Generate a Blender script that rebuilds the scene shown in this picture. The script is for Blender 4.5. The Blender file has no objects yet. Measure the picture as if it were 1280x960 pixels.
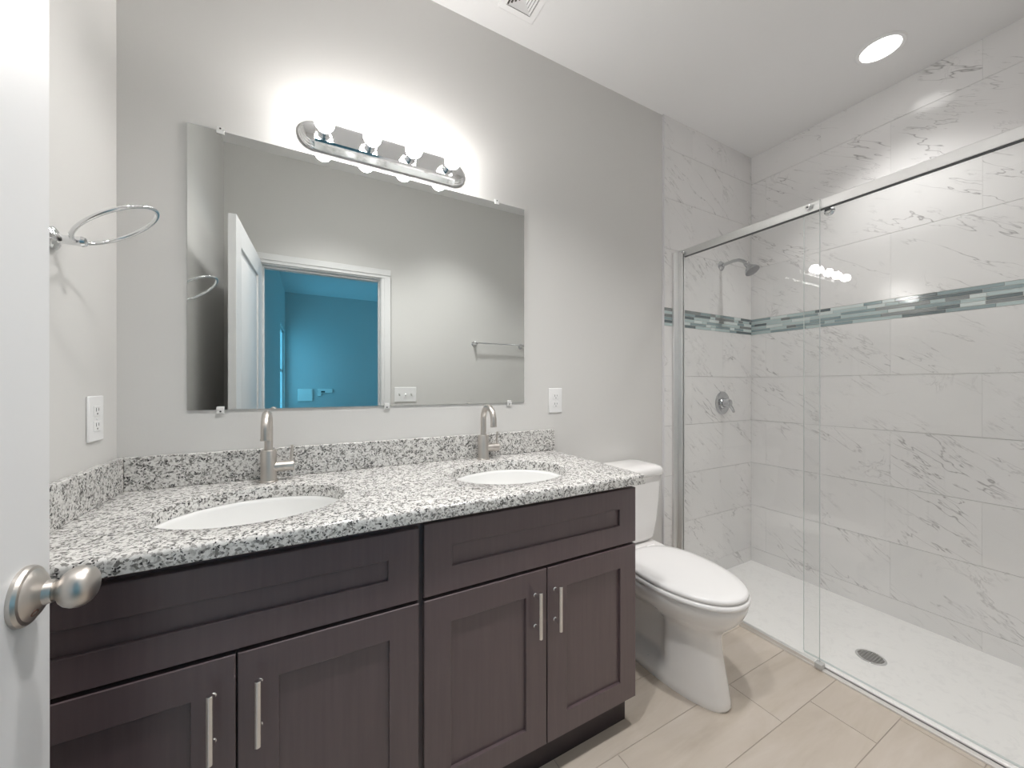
import bpy, bmesh, math, random
from mathutils import Vector, Matrix
PI = math.pi
C = bpy.context.scene.collection
SC = bpy.context.scene

# ------------------------------------------------------------------ camera
cam_d = bpy.data.cameras.new('camera'); cam = bpy.data.objects.new('camera', cam_d); C.objects.link(cam)
cam_d.sensor_width = 36; cam_d.lens = 465.69 / 1280 * 36
cam_d.shift_y = 2.41 / 1280; cam_d.clip_start = 0.01
cam.location = (0.501, -1.4984, 1.2182)
cam.rotation_euler = (math.radians(90 - 0.04), 0, math.radians(-28.2213))
SC.camera = cam

# ------------------------------------------------------------------ world, exposure
w = bpy.data.worlds.new('daylight'); SC.world = w; w.use_nodes = True
bg = w.node_tree.nodes['Background']
bg.inputs[0].default_value = (0.12, 0.52, 0.80, 1); bg.inputs[1].default_value = 3.1
vs = SC.view_settings
vs.view_transform = 'Standard'; vs.look = 'None'; vs.gamma = 1; vs.use_curve_mapping = False
vs.exposure = 0.42
BULB_EMIT = 62.0
CAN_EMIT = 5.0
FILL_CAN_WATTS = 52.0  # strength of the two added fill downlights
SHOWER_WATTS = 23.0
cy = SC.cycles
cy.use_denoising = True; cy.max_bounces = 14; cy.diffuse_bounces = 8; cy.glossy_bounces = 8
cy.transparent_max_bounces = 24; cy.transmission_bounces = 8
cy.caustics_reflective = True; cy.blur_glossy = 0.6; cy.sample_clamp_indirect = 6

# ------------------------------------------------------------------ room dimensions (x right, d into the camera from the vanity wall, z up)
ZC = 2.793; XR = 3.19; XT = 2.303; DW = 1.51; WT = 0.12
BX0, BX1, BD1 = 0.10, 4.2, 5.85              # bedroom beyond the door

def V(x, d, z): return Vector((x, -d, z))

# ------------------------------------------------------------------ materials
def new_mat(name):
    m = bpy.data.materials.new(name); m.use_nodes = True
    return m, m.node_tree.nodes, m.node_tree.links, m.node_tree.nodes['Principled BSDF']
def simple(name, col, rough=0.5, metal=0.0, spec=0.5, bump=None, coat=0.0, vary=0.0):
    m, n, l, b = new_mat(name)
    b.inputs['Base Color'].default_value = (*col, 1); b.inputs['Roughness'].default_value = rough
    b.inputs['Metallic'].default_value = metal; b.inputs['Specular IOR Level'].default_value = spec
    b.inputs['Coat Weight'].default_value = coat
    if bump or vary:
        tc = n.new('ShaderNodeTexCoord'); nz = n.new('ShaderNodeTexNoise')
        nz.inputs['Scale'].default_value = bump[0] if bump else 4; nz.inputs['Detail'].default_value = 4
        l.new(tc.outputs['Object'], nz.inputs['Vector'])
        if bump:
            bp = n.new('ShaderNodeBump'); bp.inputs['Strength'].default_value = bump[1]; bp.inputs['Distance'].default_value = 0.002
            l.new(nz.outputs['Fac'], bp.inputs['Height']); l.new(bp.outputs['Normal'], b.inputs['Normal'])
        if vary:
            r = n.new('ShaderNodeValToRGB')
            r.color_ramp.elements[0].color = (*[c * (1 - vary) for c in col], 1); r.color_ramp.elements[0].position = .3
            r.color_ramp.elements[1].color = (*[min(1, c * (1 + vary)) for c in col], 1); r.color_ramp.elements[1].position = .7
            l.new(nz.outputs['Fac'], r.inputs[0]); l.new(r.outputs[0], b.inputs['Base Color'])
    return m
def emit(name, col, s):
    m, n, l, b = new_mat(name)
    b.inputs['Base Color'].default_value = (*col, 1); b.inputs['Roughness'].default_value = .4
    b.inputs['Emission Color'].default_value = (*col, 1); b.inputs['Emission Strength'].default_value = s
    return m
def ramp(n, stops, interp='LINEAR'):
    r = n.new('ShaderNodeValToRGB'); cr = r.color_ramp; cr.interpolation = interp
    while len(cr.elements) < len(stops): cr.elements.new(0.5)
    for e, (p, c) in zip(cr.elements, stops): e.position = p; e.color = (*c, 1) if len(c) == 3 else c
    return r
def mixc(n, l, fac, a, b_, mode='MIX'):
    x = n.new('ShaderNodeMix'); x.data_type = 'RGBA'; x.blend_type = mode
    for sock, v in ((x.inputs[0], fac), (x.inputs[6], a), (x.inputs[7], b_)):
        if hasattr(v, 'is_linked') or hasattr(v, 'links'): l.new(v, sock)
        elif isinstance(v, tuple): sock.default_value = (*v, 1)
        else: sock.default_value = v
    return x.outputs[2]

PAINT = simple('wall_paint', (0.648, 0.64, 0.624), .62, bump=(180, .08))
CEIL = simple('ceiling_paint', (0.84, 0.835, 0.835), .8, bump=(140, .12))
TRIM = simple('white_trim_paint', (0.74, 0.74, 0.74), .38)
DOORP = simple('white_door_paint', (0.72, 0.72, 0.725), .42, bump=(60, .03))
CERAMIC = simple('white_china', (0.86, 0.845, 0.835), .09, coat=.4)
SINKM = simple('white_sink_china', (0.82, 0.82, 0.81), .12, coat=.3)
SEATM = simple('white_seat_plastic', (0.84, 0.83, 0.825), .2)
PLASTIC = simple('white_plastic', (0.80, 0.80, 0.80), .35)
DARKSLOT = simple('dark_slot', (0.05, 0.05, 0.05), .6)
CHROME = simple('chrome', (0.80, 0.81, 0.82), .06, metal=1)
CHROMES = simple('shower_chrome', (0.56, 0.57, 0.585), .08, metal=1)
NICKEL = simple('brushed_nickel', (0.60, 0.565, 0.53), .36, metal=1)
SATIN = simple('satin_steel_pull', (0.78, 0.76, 0.74), .24, metal=1)
ALU = simple('bright_aluminium', (0.80, 0.80, 0.795), .38, metal=1)
GASKET = simple('dark_rail_gasket', (0.07, 0.075, 0.08), .5)
MIRRORM = simple('mirror_silver', (0.78, 0.805, 0.795), .0, metal=1)
MIRBACK = simple('mirror_edge', (0.25, 0.30, 0.29), .2)
GLASSEDGE = simple('glass_edge', (0.66, 0.71, 0.70), .12)
GROUT = simple('pale_grout', (0.66, 0.66, 0.64), .8)
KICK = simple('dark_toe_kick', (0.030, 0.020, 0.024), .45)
CAVITY = simple('cabinet_gap_dark', (0.014, 0.011, 0.014), .6)
BULB = emit('lit_bulb', (1.0, 0.97, 0.94), BULB_EMIT)
CANL = emit('lit_can_lens', (1.0, 0.98, 0.96), CAN_EMIT)
SLOT = simple('vent_gap', (0.10, 0.09, 0.085), .8)

def make_glass():
    m, n, l, b = new_mat('clear_glass'); n.remove(b)
    out = n['Material Output']
    tr = n.new('ShaderNodeBsdfTransparent'); tr.inputs[0].default_value = (0.984, 0.987, 0.985, 1)
    gl = n.new('ShaderNodeBsdfGlossy'); gl.inputs['Roughness'].default_value = 0.0; gl.inputs[0].default_value = (1, 1, 1, 1)
    fr = n.new('ShaderNodeFresnel'); fr.inputs[0].default_value = 1.5
    ge = n.new('ShaderNodeNewGeometry'); inv = n.new('ShaderNodeMath'); inv.operation = 'SUBTRACT'; inv.inputs[0].default_value = 1
    l.new(ge.outputs['Backfacing'], inv.inputs[1])
    mu = n.new('ShaderNodeMath'); mu.operation = 'MULTIPLY'
    l.new(fr.outputs[0], mu.inputs[0]); l.new(inv.outputs[0], mu.inputs[1])
    mx = n.new('ShaderNodeMixShader')
    l.new(mu.outputs[0], mx.inputs[0]); l.new(tr.outputs[0], mx.inputs[1]); l.new(gl.outputs[0], mx.inputs[2])
    l.new(mx.outputs[0], out.inputs[0])
    return m
GLASS = make_glass()

def make_granite():
    m, n, l, b = new_mat('white_granite')
    tc = n.new('ShaderNodeTexCoord')
    nz = n.new('ShaderNodeTexNoise'); nz.inputs['Scale'].default_value = 60; nz.inputs['Detail'].default_value = 3
    l.new(tc.outputs['Object'], nz.inputs['Vector'])
    wp = n.new('ShaderNodeVectorMath'); wp.operation = 'MULTIPLY_ADD'
    l.new(nz.outputs['Color'], wp.inputs[0]); wp.inputs[1].default_value = (.012, .012, .012); l.new(tc.outputs['Object'], wp.inputs[2])
    v1 = n.new('ShaderNodeTexVoronoi'); v1.inputs['Scale'].default_value = 215
    l.new(wp.outputs[0], v1.inputs['Vector'])
    v2 = n.new('ShaderNodeTexVoronoi'); v2.inputs['Scale'].default_value = 300
    l.new(wp.outputs[0], v2.inputs['Vector'])
    cl = n.new('ShaderNodeTexNoise'); cl.inputs['Scale'].default_value = 70; cl.inputs['Detail'].default_value = 2
    l.new(tc.outputs['Object'], cl.inputs['Vector'])
    s1 = n.new('ShaderNodeSeparateColor'); l.new(v1.outputs['Color'], s1.inputs[0])
    s2 = n.new('ShaderNodeSeparateColor'); l.new(v2.outputs['Color'], s2.inputs[0])
    a1 = n.new('ShaderNodeMath'); a1.operation = 'MULTIPLY_ADD'; l.new(cl.outputs['Fac'], a1.inputs[0]); a1.inputs[1].default_value = .9
    l.new(s1.outputs[0], a1.inputs[2])
    base = ramp(n, [(0.0, (.10, .095, .09)), (.36, (.18, .175, .165)), (.50, (.36, .35, .335)), (.66, (.61, .60, .58)), (1.0, (.72, .71, .69))])
    mm = n.new('ShaderNodeMath'); mm.operation = 'MULTIPLY'; l.new(a1.outputs[0], mm.inputs[0]); mm.inputs[1].default_value = .72
    l.new(mm.outputs[0], base.inputs[0])
    a2 = n.new('ShaderNodeMath'); a2.operation = 'MULTIPLY_ADD'; l.new(cl.outputs['Fac'], a2.inputs[0]); a2.inputs[1].default_value = .7
    l.new(s2.outputs[1], a2.inputs[2])
    dk = ramp(n, [(0.0, (1, 1, 1)), (.41, (1, 1, 1)), (.45, (0, 0, 0)), (1, (0, 0, 0))])
    l.new(a2.outputs[0], dk.inputs[0])
    col = mixc(n, l, dk.outputs[0], base.outputs[0], (.045, .043, .045))
    l.new(col, b.inputs['Base Color'])
    b.inputs['Roughness'].default_value = .16
    return m
GRANITE = make_granite()

def make_marble():
    m, n, l, b = new_mat('marble_look_tile')
    uv = n.new('ShaderNodeUVMap'); uv.uv_map = 'UVMap'
    rot = n.new('ShaderNodeMapping'); rot.inputs['Rotation'].default_value = (0, 0, math.radians(36)); rot.inputs['Scale'].default_value = (1, 1, 1)
    l.new(uv.outputs[0], rot.inputs[0])
    st = n.new('ShaderNodeMapping'); st.inputs['Scale'].default_value = (0.75, 4.4, 1); l.new(rot.outputs[0], st.inputs[0])
    def ridge(vec, scale, detail, dist, w0, w1):
        t = n.new('ShaderNodeTexNoise'); t.noise_dimensions = '2D'; t.inputs['Scale'].default_value = scale; t.inputs['Detail'].default_value = detail
        t.inputs['Roughness'].default_value = .62; t.inputs['Distortion'].default_value = dist
        l.new(vec, t.inputs['Vector'])
        s = n.new('ShaderNodeMath'); s.operation = 'SUBTRACT'; l.new(t.outputs['Fac'], s.inputs[0]); s.inputs[1].default_value = .5
        a = n.new('ShaderNodeMath'); a.operation = 'ABSOLUTE'; l.new(s.outputs[0], a.inputs[0])
        r = ramp(n, [(0, (1, 1, 1)), (w0, (.55, .55, .55)), (w1, (0, 0, 0)), (1, (0, 0, 0))]); l.new(a.outputs[0], r.inputs[0])
        return r.outputs[0]
    def mask(scale, lo, hi, seed):
        mp = n.new('ShaderNodeMapping'); mp.inputs['Location'].default_value = (seed, seed * .7, 0); l.new(rot.outputs[0], mp.inputs[0])
        t = n.new('ShaderNodeTexNoise'); t.noise_dimensions = '2D'; t.inputs['Scale'].default_value = scale; t.inputs['Detail'].default_value = 3
        l.new(mp.outputs[0], t.inputs['Vector'])
        r = ramp(n, [(0, (0, 0, 0)), (lo, (0, 0, 0)), (hi, (1, 1, 1)), (1, (1, 1, 1))]); l.new(t.outputs['Fac'], r.inputs[0])
        return r.outputs[0]
    def mul(a, b_):
        x = n.new('ShaderNodeMath'); x.operation = 'MULTIPLY'; l.new(a, x.inputs[0])
        if isinstance(b_, float): x.inputs[1].default_value = b_
        else: l.new(b_, x.inputs[1])
        return x.outputs[0]
    def mx(a, b_):
        x = n.new('ShaderNodeMath'); x.operation = 'MAXIMUM'; l.new(a, x.inputs[0]); l.new(b_, x.inputs[1]); return x.outputs[0]
    va = mul(ridge(st.outputs[0], 1.0, 5, .22, .0026, .0075), mask(2.6, .44, .62, 3.1))
    vb = mul(mul(ridge(st.outputs[0], 2.0, 6, .25, .004, .011), mask(4.6, .48, .64, 9.4)), .75)
    vc = mul(mul(ridge(rot.outputs[0], 6.0, 8, .8, .008, .020), mask(3.8, .62, .74, 15.7)), .55)
    fac = mx(mx(va, vb), vc)
    cloud = mask(2.2, .40, .80, 5.5)
    basec = mixc(n, l, cloud, (.81, .80, .795), (.755, .75, .745))
    col = mixc(n, l, mul(fac, .72), basec, (.25, .24, .24))
    l.new(col, b.inputs['Base Color']); b.inputs['Roughness'].default_value = .17
    return m
MARBLE = make_marble()

def make_floor():
    m, n, l, b = new_mat('beige_plank_tile')
    uv = n.new('ShaderNodeUVMap'); uv.uv_map = 'UVMap'
    mp = n.new('ShaderNodeMapping'); mp.inputs['Scale'].default_value = (1.4, 6, 1); l.new(uv.outputs[0], mp.inputs[0])
    t = n.new('ShaderNodeTexNoise'); t.noise_dimensions = '2D'; t.inputs['Scale'].default_value = 2.2; t.inputs['Detail'].default_value = 6; t.inputs['Roughness'].default_value = .6
    t.inputs['Distortion'].default_value = .4
    l.new(mp.outputs[0], t.inputs['Vector'])
    r = ramp(n, [(.25, (.50, .435, .365)), (.48, (.555, .49, .42)), (.62, (.58, .515, .45)), (.80, (.62, .56, .495))]); l.new(t.outputs['Fac'], r.inputs[0])
    l.new(r.outputs[0], b.inputs['Base Color']); b.inputs['Roughness'].default_value = .42
    return m
FLOORT = make_floor()
FGROUT = simple('beige_grout', (0.42, 0.37, 0.32), .85)

def make_wood():
    m, n, l, b = new_mat('espresso_wood')
    tc = n.new('ShaderNodeTexCoord')
    mp = n.new('ShaderNodeMapping'); mp.inputs['Scale'].default_value = (60, 60, 3.0); l.new(tc.outputs['Object'], mp.inputs[0])
    t = n.new('ShaderNodeTexNoise'); t.inputs['Scale'].default_value = 1.6; t.inputs['Detail'].default_value = 5
    l.new(mp.outputs[0], t.inputs['Vector'])
    r = ramp(n, [(.30, (.096, .066, .071)), (.70, (.116, .081, .086))]); l.new(t.outputs['Fac'], r.inputs[0])
    l.new(r.outputs[0], b.inputs['Base Color']); b.inputs['Roughness'].default_value = .36; b.inputs['Coat Weight'].default_value = .7; b.inputs['Coat Roughness'].default_value = .3
    return m
WOOD = make_wood()

def make_pan():
    m, n, l, b = new_mat('white_speckled_pan')
    tc = n.new('ShaderNodeTexCoord')
    t = n.new('ShaderNodeTexNoise'); t.inputs['Scale'].default_value = 22; t.inputs['Detail'].default_value = 5; t.inputs['Distortion'].default_value = 1.2
    l.new(tc.outputs['Object'], t.inputs['Vector'])
    r = ramp(n, [(.34, (.87, .862, .85)), (.56, (.87, .862, .85)), (.60, (.81, .803, .795)), (.66, (.87, .862, .85))]); l.new(t.outputs['Fac'], r.inputs[0])
    l.new(r.outputs[0], b.inputs['Base Color']); b.inputs['Roughness'].default_value = .35
    return m
PAN = make_pan()
MOS = [simple('pale_aqua_glass', (.50, .60, .60), .07), simple('mid_aqua_glass', (.29, .37, .385), .07),
       simple('dark_slate_glass', (.14, .175, .185), .1), simple('grey_stone_stick', (.24, .26, .26), .25), simple('mist_glass', (.68, .75, .74), .07)]

# ------------------------------------------------------------------ mesh helpers (coordinates given as x, d, z with y = -d)
class MB:
    def __init__(self): self.bm = bmesh.new(); self.mi = 0
    def _tag(self, faces):
        for f in faces: f.material_index = self.mi
    def box(self, x0, x1, d0, d1, z0, z1):
        vs_ = [self.bm.verts.new(V(x, d, z)) for z in (z0, z1) for d in (d1, d0) for x in (x0, x1)]
        q = [(0, 2, 3, 1), (4, 5, 7, 6), (0, 1, 5, 4), (2, 6, 7, 3), (0, 4, 6, 2), (1, 3, 7, 5)]
        fs = [self.bm.faces.new([vs_[i] for i in f]) for f in q]; self._tag(fs); return fs
    def loft(self, rings, cap0=True, cap1=True, closed=True):
        vr = [[self.bm.verts.new(p) for p in r] for r in rings]; fs = []
        nn = len(vr[0])
        for a, b_ in zip(vr[:-1], vr[1:]):
            for i in range(nn if closed else nn - 1):
                j = (i + 1) % nn
                fs.append(self.bm.faces.new((a[i], a[j], b_[j], b_[i])))
        if cap0: fs.append(self.bm.faces.new(list(reversed(vr[0]))))
        if cap1: fs.append(self.bm.faces.new(vr[-1]))
        self._tag(fs); return fs
    def lathe(self, origin, axis, prof, seg=28, cap0=True, cap1=True, sx=1.0, sy=1.0):
        """prof: list of (distance along axis, radius); axis in blender coordinates"""
        ax = Vector(axis).normalized()
        up = Vector((0, 0, 1)) if abs(ax.z) < .9 else Vector((0, 1, 0))
        e1 = up.cross(ax).normalized(); e2 = ax.cross(e1)
        o = Vector(origin); rings = []
        for t, r in prof:
            rings.append([o + ax * t + e1 * (r * sx * math.cos(2 * PI * k / seg)) + e2 * (r * sy * math.sin(2 * PI * k / seg)) for k in range(seg)])
        return self.loft(rings, cap0, cap1)
    def tube(self, pts, r, seg=14, caps=True, closed=False):
        pts = [Vector(p) for p in pts]; m_ = len(pts); rings = []
        rr = r if isinstance(r, (list, tuple)) else [r] * m_
        prev = None
        for i, p in enumerate(pts):
            a = pts[(i - 1) % m_] if (closed or i > 0) else p
            b_ = pts[(i + 1) % m_] if (closed or i < m_ - 1) else p
            t = (b_ - a).normalized()
            if prev is None:
                up = Vector((0, 0, 1)) if abs(t.z) < .9 else Vector((1, 0, 0)); e1 = up.cross(t).normalized()
            else:
                e1 = (prev - t * prev.dot(t)).normalized()
            prev = e1; e2 = t.cross(e1)
            rings.append([p + e1 * (rr[i] * math.cos(2 * PI * k / seg)) + e2 * (rr[i] * math.sin(2 * PI * k / seg)) for k in range(seg)])
        if closed: rings.append(rings[0])
        if closed:
            vr = [[self.bm.verts.new(p) for p in rg] for rg in rings[:-1]]; fs = []
            for i in range(len(vr)):
                a, b_ = vr[i], vr[(i + 1) % len(vr)]
                for k in range(seg): fs.append(self.bm.faces.new((a[k], a[(k + 1) % seg], b_[(k + 1) % seg], b_[k])))
            self._tag(fs); return fs
        return self.loft(rings, caps, caps)
    def sphere(self, c, r, useg=24, vseg=14, sz=1.0):
        prof = [(-r * math.cos(PI * k / vseg) * sz, max(1e-5, r * math.sin(PI * k / vseg))) for k in range(vseg + 1)]
        return self.lathe(c, (0, 0, 1), prof, useg)
    def build(self, name, mats, parent=None, bevel=0, bseg=2, smooth=True, angle=35, origin=None, subsurf=0):
        bm = self.bm
        bmesh.ops.remove_doubles(bm, verts=bm.verts, dist=1e-6)
        bmesh.ops.recalc_face_normals(bm, faces=bm.faces)
        me = bpy.data.meshes.new(name); bm.to_mesh(me); bm.free()
        if not isinstance(mats, (list, tuple)): mats = [mats]
        for m_ in mats: me.materials.append(m_)
        if smooth:
            for p in me.polygons: p.use_smooth = True
            me.set_sharp_from_angle(angle=math.radians(angle))
        o = bpy.data.objects.new(name, me); C.objects.link(o)
        off = Vector((0, 0, 0))
        if origin is not None:
            off = Vector(origin); me.transform(Matrix.Translation(-off))
        if parent is not None:
            o.parent = parent
            pw = wloc(parent)
            if origin is None: me.transform(Matrix.Translation(-pw)); o.location = (0, 0, 0)
            else: o.location = off - pw
            o['_w'] = list(pw if origin is None else off)
        else:
            o.location = off; o['_w'] = list(off)
        if bevel:
            b = o.modifiers.new('bevel', 'BEVEL'); b.width = bevel; b.segments = bseg; b.limit_method = 'ANGLE'; b.angle_limit = math.radians(40)
            b.harden_normals = False
        if subsurf:
            s = o.modifiers.new('subsurf', 'SUBSURF'); s.levels = subsurf; s.render_levels = subsurf
        return o
def wloc(o): return Vector(o['_w'])
def thing(name, label, cat, loc, group=None):
    o = bpy.data.objects.new(name, None); C.objects.link(o); o.location = loc; o['_w'] = list(loc)
    o.empty_display_size = .05
    return tag(o, label, cat, group)
def tag(o, label, cat, group=None, kind=None):
    o['label'] = label; o['category'] = cat
    if group: o['group'] = group
    if kind: o['kind'] = kind
    return o
def struct(o, label, cat): return tag(o, label, cat, kind='structure')

# ------------------------------------------------------------------ shell: bathroom
mb = MB(); mb.box(-WT, XR + WT, -WT, 0, -.05, ZC + .05)
wall_back = struct(mb.build('wall_back', PAINT, smooth=False), 'greige painted wall behind the long mirror and double vanity', 'wall')
mb = MB(); mb.box(-WT, 0, 0, DW, -.05, ZC + .05)
wall_left = struct(mb.build('wall_left', PAINT, smooth=False), 'greige painted side wall carrying the chrome towel ring', 'wall')
mb = MB(); mb.box(XR, XR + WT, 0, DW + WT, -.05, ZC + .05)
wall_right = struct(mb.build('wall_right', GROUT, smooth=False), 'marble tiled long wall on the far side of the shower', 'wall')
OX0, OX1, OZ = .204, .964, 2.035
mb = MB(); mb.box(-WT, OX0 - .018, DW, DW + WT, -.05, ZC + .05); mb.box(OX1 + .018, XR, DW, DW + WT, -.05, ZC + .05); mb.box(OX0 - .018, OX1 + .018, DW, DW + WT, OZ + .018, ZC + .05)
wall_front = struct(mb.build('wall_front', PAINT, smooth=False), 'greige painted wall with the doorway, seen in the mirror', 'wall')
mb = MB(); mb.box(-WT, XR + WT, -WT, DW + WT, ZC, ZC + .06)
ceiling = struct(mb.build('ceiling', CEIL, smooth=False), 'plain white bathroom ceiling', 'ceiling')

# floor: plank tiles with staggered joints, real 2 mm grout gaps
def tiled_patch(mbx, rects, plane, fixed, thick, uvscale=1.0, seed=1, gap=.0015):
    """rects (a0,a1,b0,b1); plane 'z','x','d': fixed coordinate is the visible face"""
    rnd = random.Random(seed); bm = mbx.bm; uvl = bm.loops.layers.uv.get('UVMap') or bm.loops.layers.uv.new('UVMap')
    for a0, a1, b0, b1 in rects:
        ga = gap * (.25 if plane != 'z' else 1); a0 += ga; a1 -= ga; b0 += gap; b1 -= gap
        if a1 - a0 < .004 or b1 - b0 < .004: continue
        if plane == 'z': fs = mbx.box(a0, a1, b0, b1, fixed - thick, fixed)
        elif plane == 'x': fs = mbx.box(fixed, fixed + thick, a0, a1, b0, b1)
        else: fs = mbx.box(a0, a1, fixed - thick, fixed, b0, b1)
        ou, ov = rnd.uniform(0, 40), rnd.uniform(0, 40)
        for f in fs:
            for lp in f.loops:
                c = lp.vert.co; x, d, z = c.x, -c.y, c.z
                u, v_ = (x, d) if plane == 'z' else ((d, z) if plane == 'x' else (x, z))
                lp[uvl].uv = (u * uvscale + ou, v_ * uvscale + ov)
mb = MB()
mb.mi = 1; mb.box(-WT, 2.437, -.0, DW + WT, -.06, -.0015)
mb.mi = 0
rects = []; ROW = .195
for k in range(-1, 10):
    d0 = max(0, -.005 + ROW * k); d1 = min(DW + .06, -.005 + ROW * (k + 1))
    if d1 <= d0: continue
    xs = 2.0 + .195 * (k - 3)          # staggered a third of a plank per row
    x = xs - .61 * 10
    while x < 2.437:
        x0, x1 = max(0.0, x), min(2.437, x + .61)
        if x1 - x0 > .01: rects.append((x0, x1, d0, d1))
        x += .61
tiled_patch(mb, rects, 'z', 0.0, .01, seed=5, gap=.0014)
floor = struct(mb.build('floor', [FLOORT, FGROUT], smooth=False), 'beige wood-look plank tile floor between vanity and shower', 'floor')

# shower wall tiles with the mosaic band
MZ0, MZ1 = 1.568, 1.674
zj = [0.0, .103, .396, .689, .982, 1.275, MZ0, MZ1, 2.02, 2.315, 2.607, ZC]
TT = .009
def rows_rects(a0, a1, phase):
    out = []
    for i, (z0, z1) in enumerate(zip(zj[:-1], zj[1:])):
        if (z0, z1) == (MZ0, MZ1): continue
        L = .61; x = a0 - L + ((phase + .305 * (i % 2)) % L)
        while x < a1:
            p, q = max(a0, x), min(a1, x + L)
            if q - p > .01: out.append((p, q, z0, z1))
            x += L
    return out
mb = MB(); tiled_patch(mb, rows_rects(XT, XR - TT, .25), 'd', TT, TT, seed=11, gap=.0008)
t_back = mb.build('tile_surround', MARBLE, wall_back, smooth=False); t_back['label'] = 'white marble-look tile with grey veins'
mb = MB(); mb.box(XT - .006, XT, 0, TT + .002, 0, ZC)
e_back = mb.build('tile_edge_trim', simple('pale_edge_trim', (.66, .65, .66), .4), wall_back, smooth=False)
mb = MB(); tiled_patch(mb, rows_rects(0.0, DW, .408 + .0), 'x', XR - TT, TT, seed=23, gap=.0008)
t_right = mb.build('tile_surround', MARBLE, wall_right, smooth=False); t_right['label'] = 'white marble-look tile with grey veins'
mb = MB(); tiled_patch(mb, rows_rects(XT, XR - TT, .1), 'd', DW, TT, seed=31, gap=.0008)
t_front = mb.build('tile_surround', MARBLE, wall_front, smooth=False); t_front['label'] = 'white marble-look tile with grey veins'
def mosaic(plane, a0, a1, fixed, parent, seed):
    rnd = random.Random(seed); m_ = MB(); row = []; n_ = 6; h = (MZ1 - MZ0) / n_
    m_.mi = 5
    if plane == 'd': m_.box(a0, a1, 0, fixed - .002, MZ0, MZ1)
    elif plane == 'x': m_.box(fixed + .002, XR, a0, a1, MZ0, MZ1)
    for k in range(n_):
        z0 = MZ0 + k * h + .0013; z1 = MZ0 + (k + 1) * h - .0013
        a = a0 - rnd.uniform(0, .08); last = -1; below = row; row = []
        under = lambda p, q: next((c for u, v_, c in below if u < (p + q) / 2 < v_), -1)
        while a < a1:
            L = rnd.choice([.05, .075, .1, .15, .15, .2])
            p, q = max(a0, a) + .0008, min(a1, a + L) - .0008
            if q - p > .003:
                m_.mi = rnd.choices([i for i in range(5) if i not in (last, under(p, q))], [w_ for i, w_ in enumerate((26, 28, 14, 10, 24)) if i not in (last, under(p, q))])[0]
                last = m_.mi; row.append((p, q, m_.mi))
                if plane == 'd': m_.box(p, q, .0, fixed + .0006, z0, z1)
                else: m_.box(fixed - .0006, XR, p, q, z0, z1)
            a += L
    o = m_.build('mosaic_band', MOS + [GROUT], parent, smooth=False); o['label'] = 'band of aqua and slate glass mosaic sticks'
    return o
mosaic('d', XT, XR - TT, TT, wall_back, 3)
mosaic('x', 0.0, DW, XR - TT, wall_right, 8)

# baseboards
mb = MB(); mb.box(1.5135, XT - .006, 0, .014, 0, .10)
struct(mb.build('baseboard_back', TRIM, bevel=.004), 'white baseboard behind the toilet', 'baseboard')
mb = MB(); mb.box(OX1 + .08, XT - .01, DW - .014, DW, 0, .10)
struct(mb.build('baseboard_front', TRIM, bevel=.004), 'white baseboard along the doorway wall', 'baseboard')

# door frame: jamb lining and casing
mb = MB()
mb.box(OX0 - .018, OX0, DW, DW + WT, 0, OZ); mb.box(OX1, OX1 + .018, DW, DW + WT, 0, OZ); mb.box(OX0 - .018, OX1 + .018, DW, DW + WT, OZ, OZ + .018)
mb.box(OX0, OX0 + .010, DW + .045, DW + .08, 0, OZ - .01); mb.box(OX1 - .010, OX1, DW + .045, DW + .08, 0, OZ - .01); mb.box(OX0, OX1, DW + .045, DW + .08, OZ - .010, OZ)
jamb = mb.build('trim_1', TRIM, bevel=.0015)
struct(jamb, 'white painted frame around the doorway, seen in the mirror', 'door frame')
for nm, s0, s1 in (('side', OX0 - .068, OX0 - .006), ('side', OX1 + .006, OX1 + .072)):
    m_ = MB(); m_.box(s0, s1, DW - .014, DW, 0, OZ + .006); m_.box(s0 if s0 < .5 else s0 + .02, s1 - .02 if s0 < .5 else s1, DW - .019, DW - .014, 0, OZ + .006)
    m_.build('casing', TRIM, jamb, bevel=.003)
m_ = MB(); m_.box(OX0 - .068, OX1 + .072, DW - .014, DW, OZ + .0065, OZ + .072); m_.box(OX0 - .068, OX1 + .072, DW - .019, DW - .014, OZ + .028, OZ + .072)
m_.build('casing', TRIM, jamb, bevel=.003)

# ------------------------------------------------------------------ bedroom beyond the doorway (seen in the mirror)
D0 = DW + WT
mb = MB(); mb.box(BX0 - .1, BX1 + .1, D0, BD1 + .1, -.06, -.002)
struct(mb.build('floor_bedroom', simple('bedroom_carpet', (.42, .40, .37), .95, bump=(300, .4)), smooth=False), 'plain floor of the bedroom beyond the doorway', 'floor')
mb = MB(); mb.box(BX0 - .1, BX1 + .1, D0, BD1 + .1, ZC, ZC + .06)
struct(mb.build('ceiling_bedroom', CEIL, smooth=False), 'bedroom ceiling tinted blue by daylight, seen in the mirror', 'ceiling')
mb = MB(); mb.box(BX0 - .1, BX1 + .1, BD1, BD1 + .1, -.05, ZC + .05)
struct(mb.build('wall_bedroom_far', PAINT, smooth=False), 'far bedroom wall washed in blue daylight, seen through the doorway in the mirror', 'wall')
W0, W1, WZ0, WZ1 = 4.75, 5.72, .80, 2.12
mb = MB()
for a, b_, z0, z1 in ((D0, W0, -.05, ZC + .05), (W1, BD1, -.05, ZC + .05), (W0, W1, -.05, WZ0), (W0, W1, WZ1, ZC + .05)): mb.box(BX0 - .1, BX0, a, b_, z0, z1)
struct(mb.build('wall_bedroom_left', PAINT, smooth=False), 'bedroom side wall with a bright window beside the far corner', 'wall')
R0, R1 = 3.3, 5.5
mb = MB()
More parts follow.
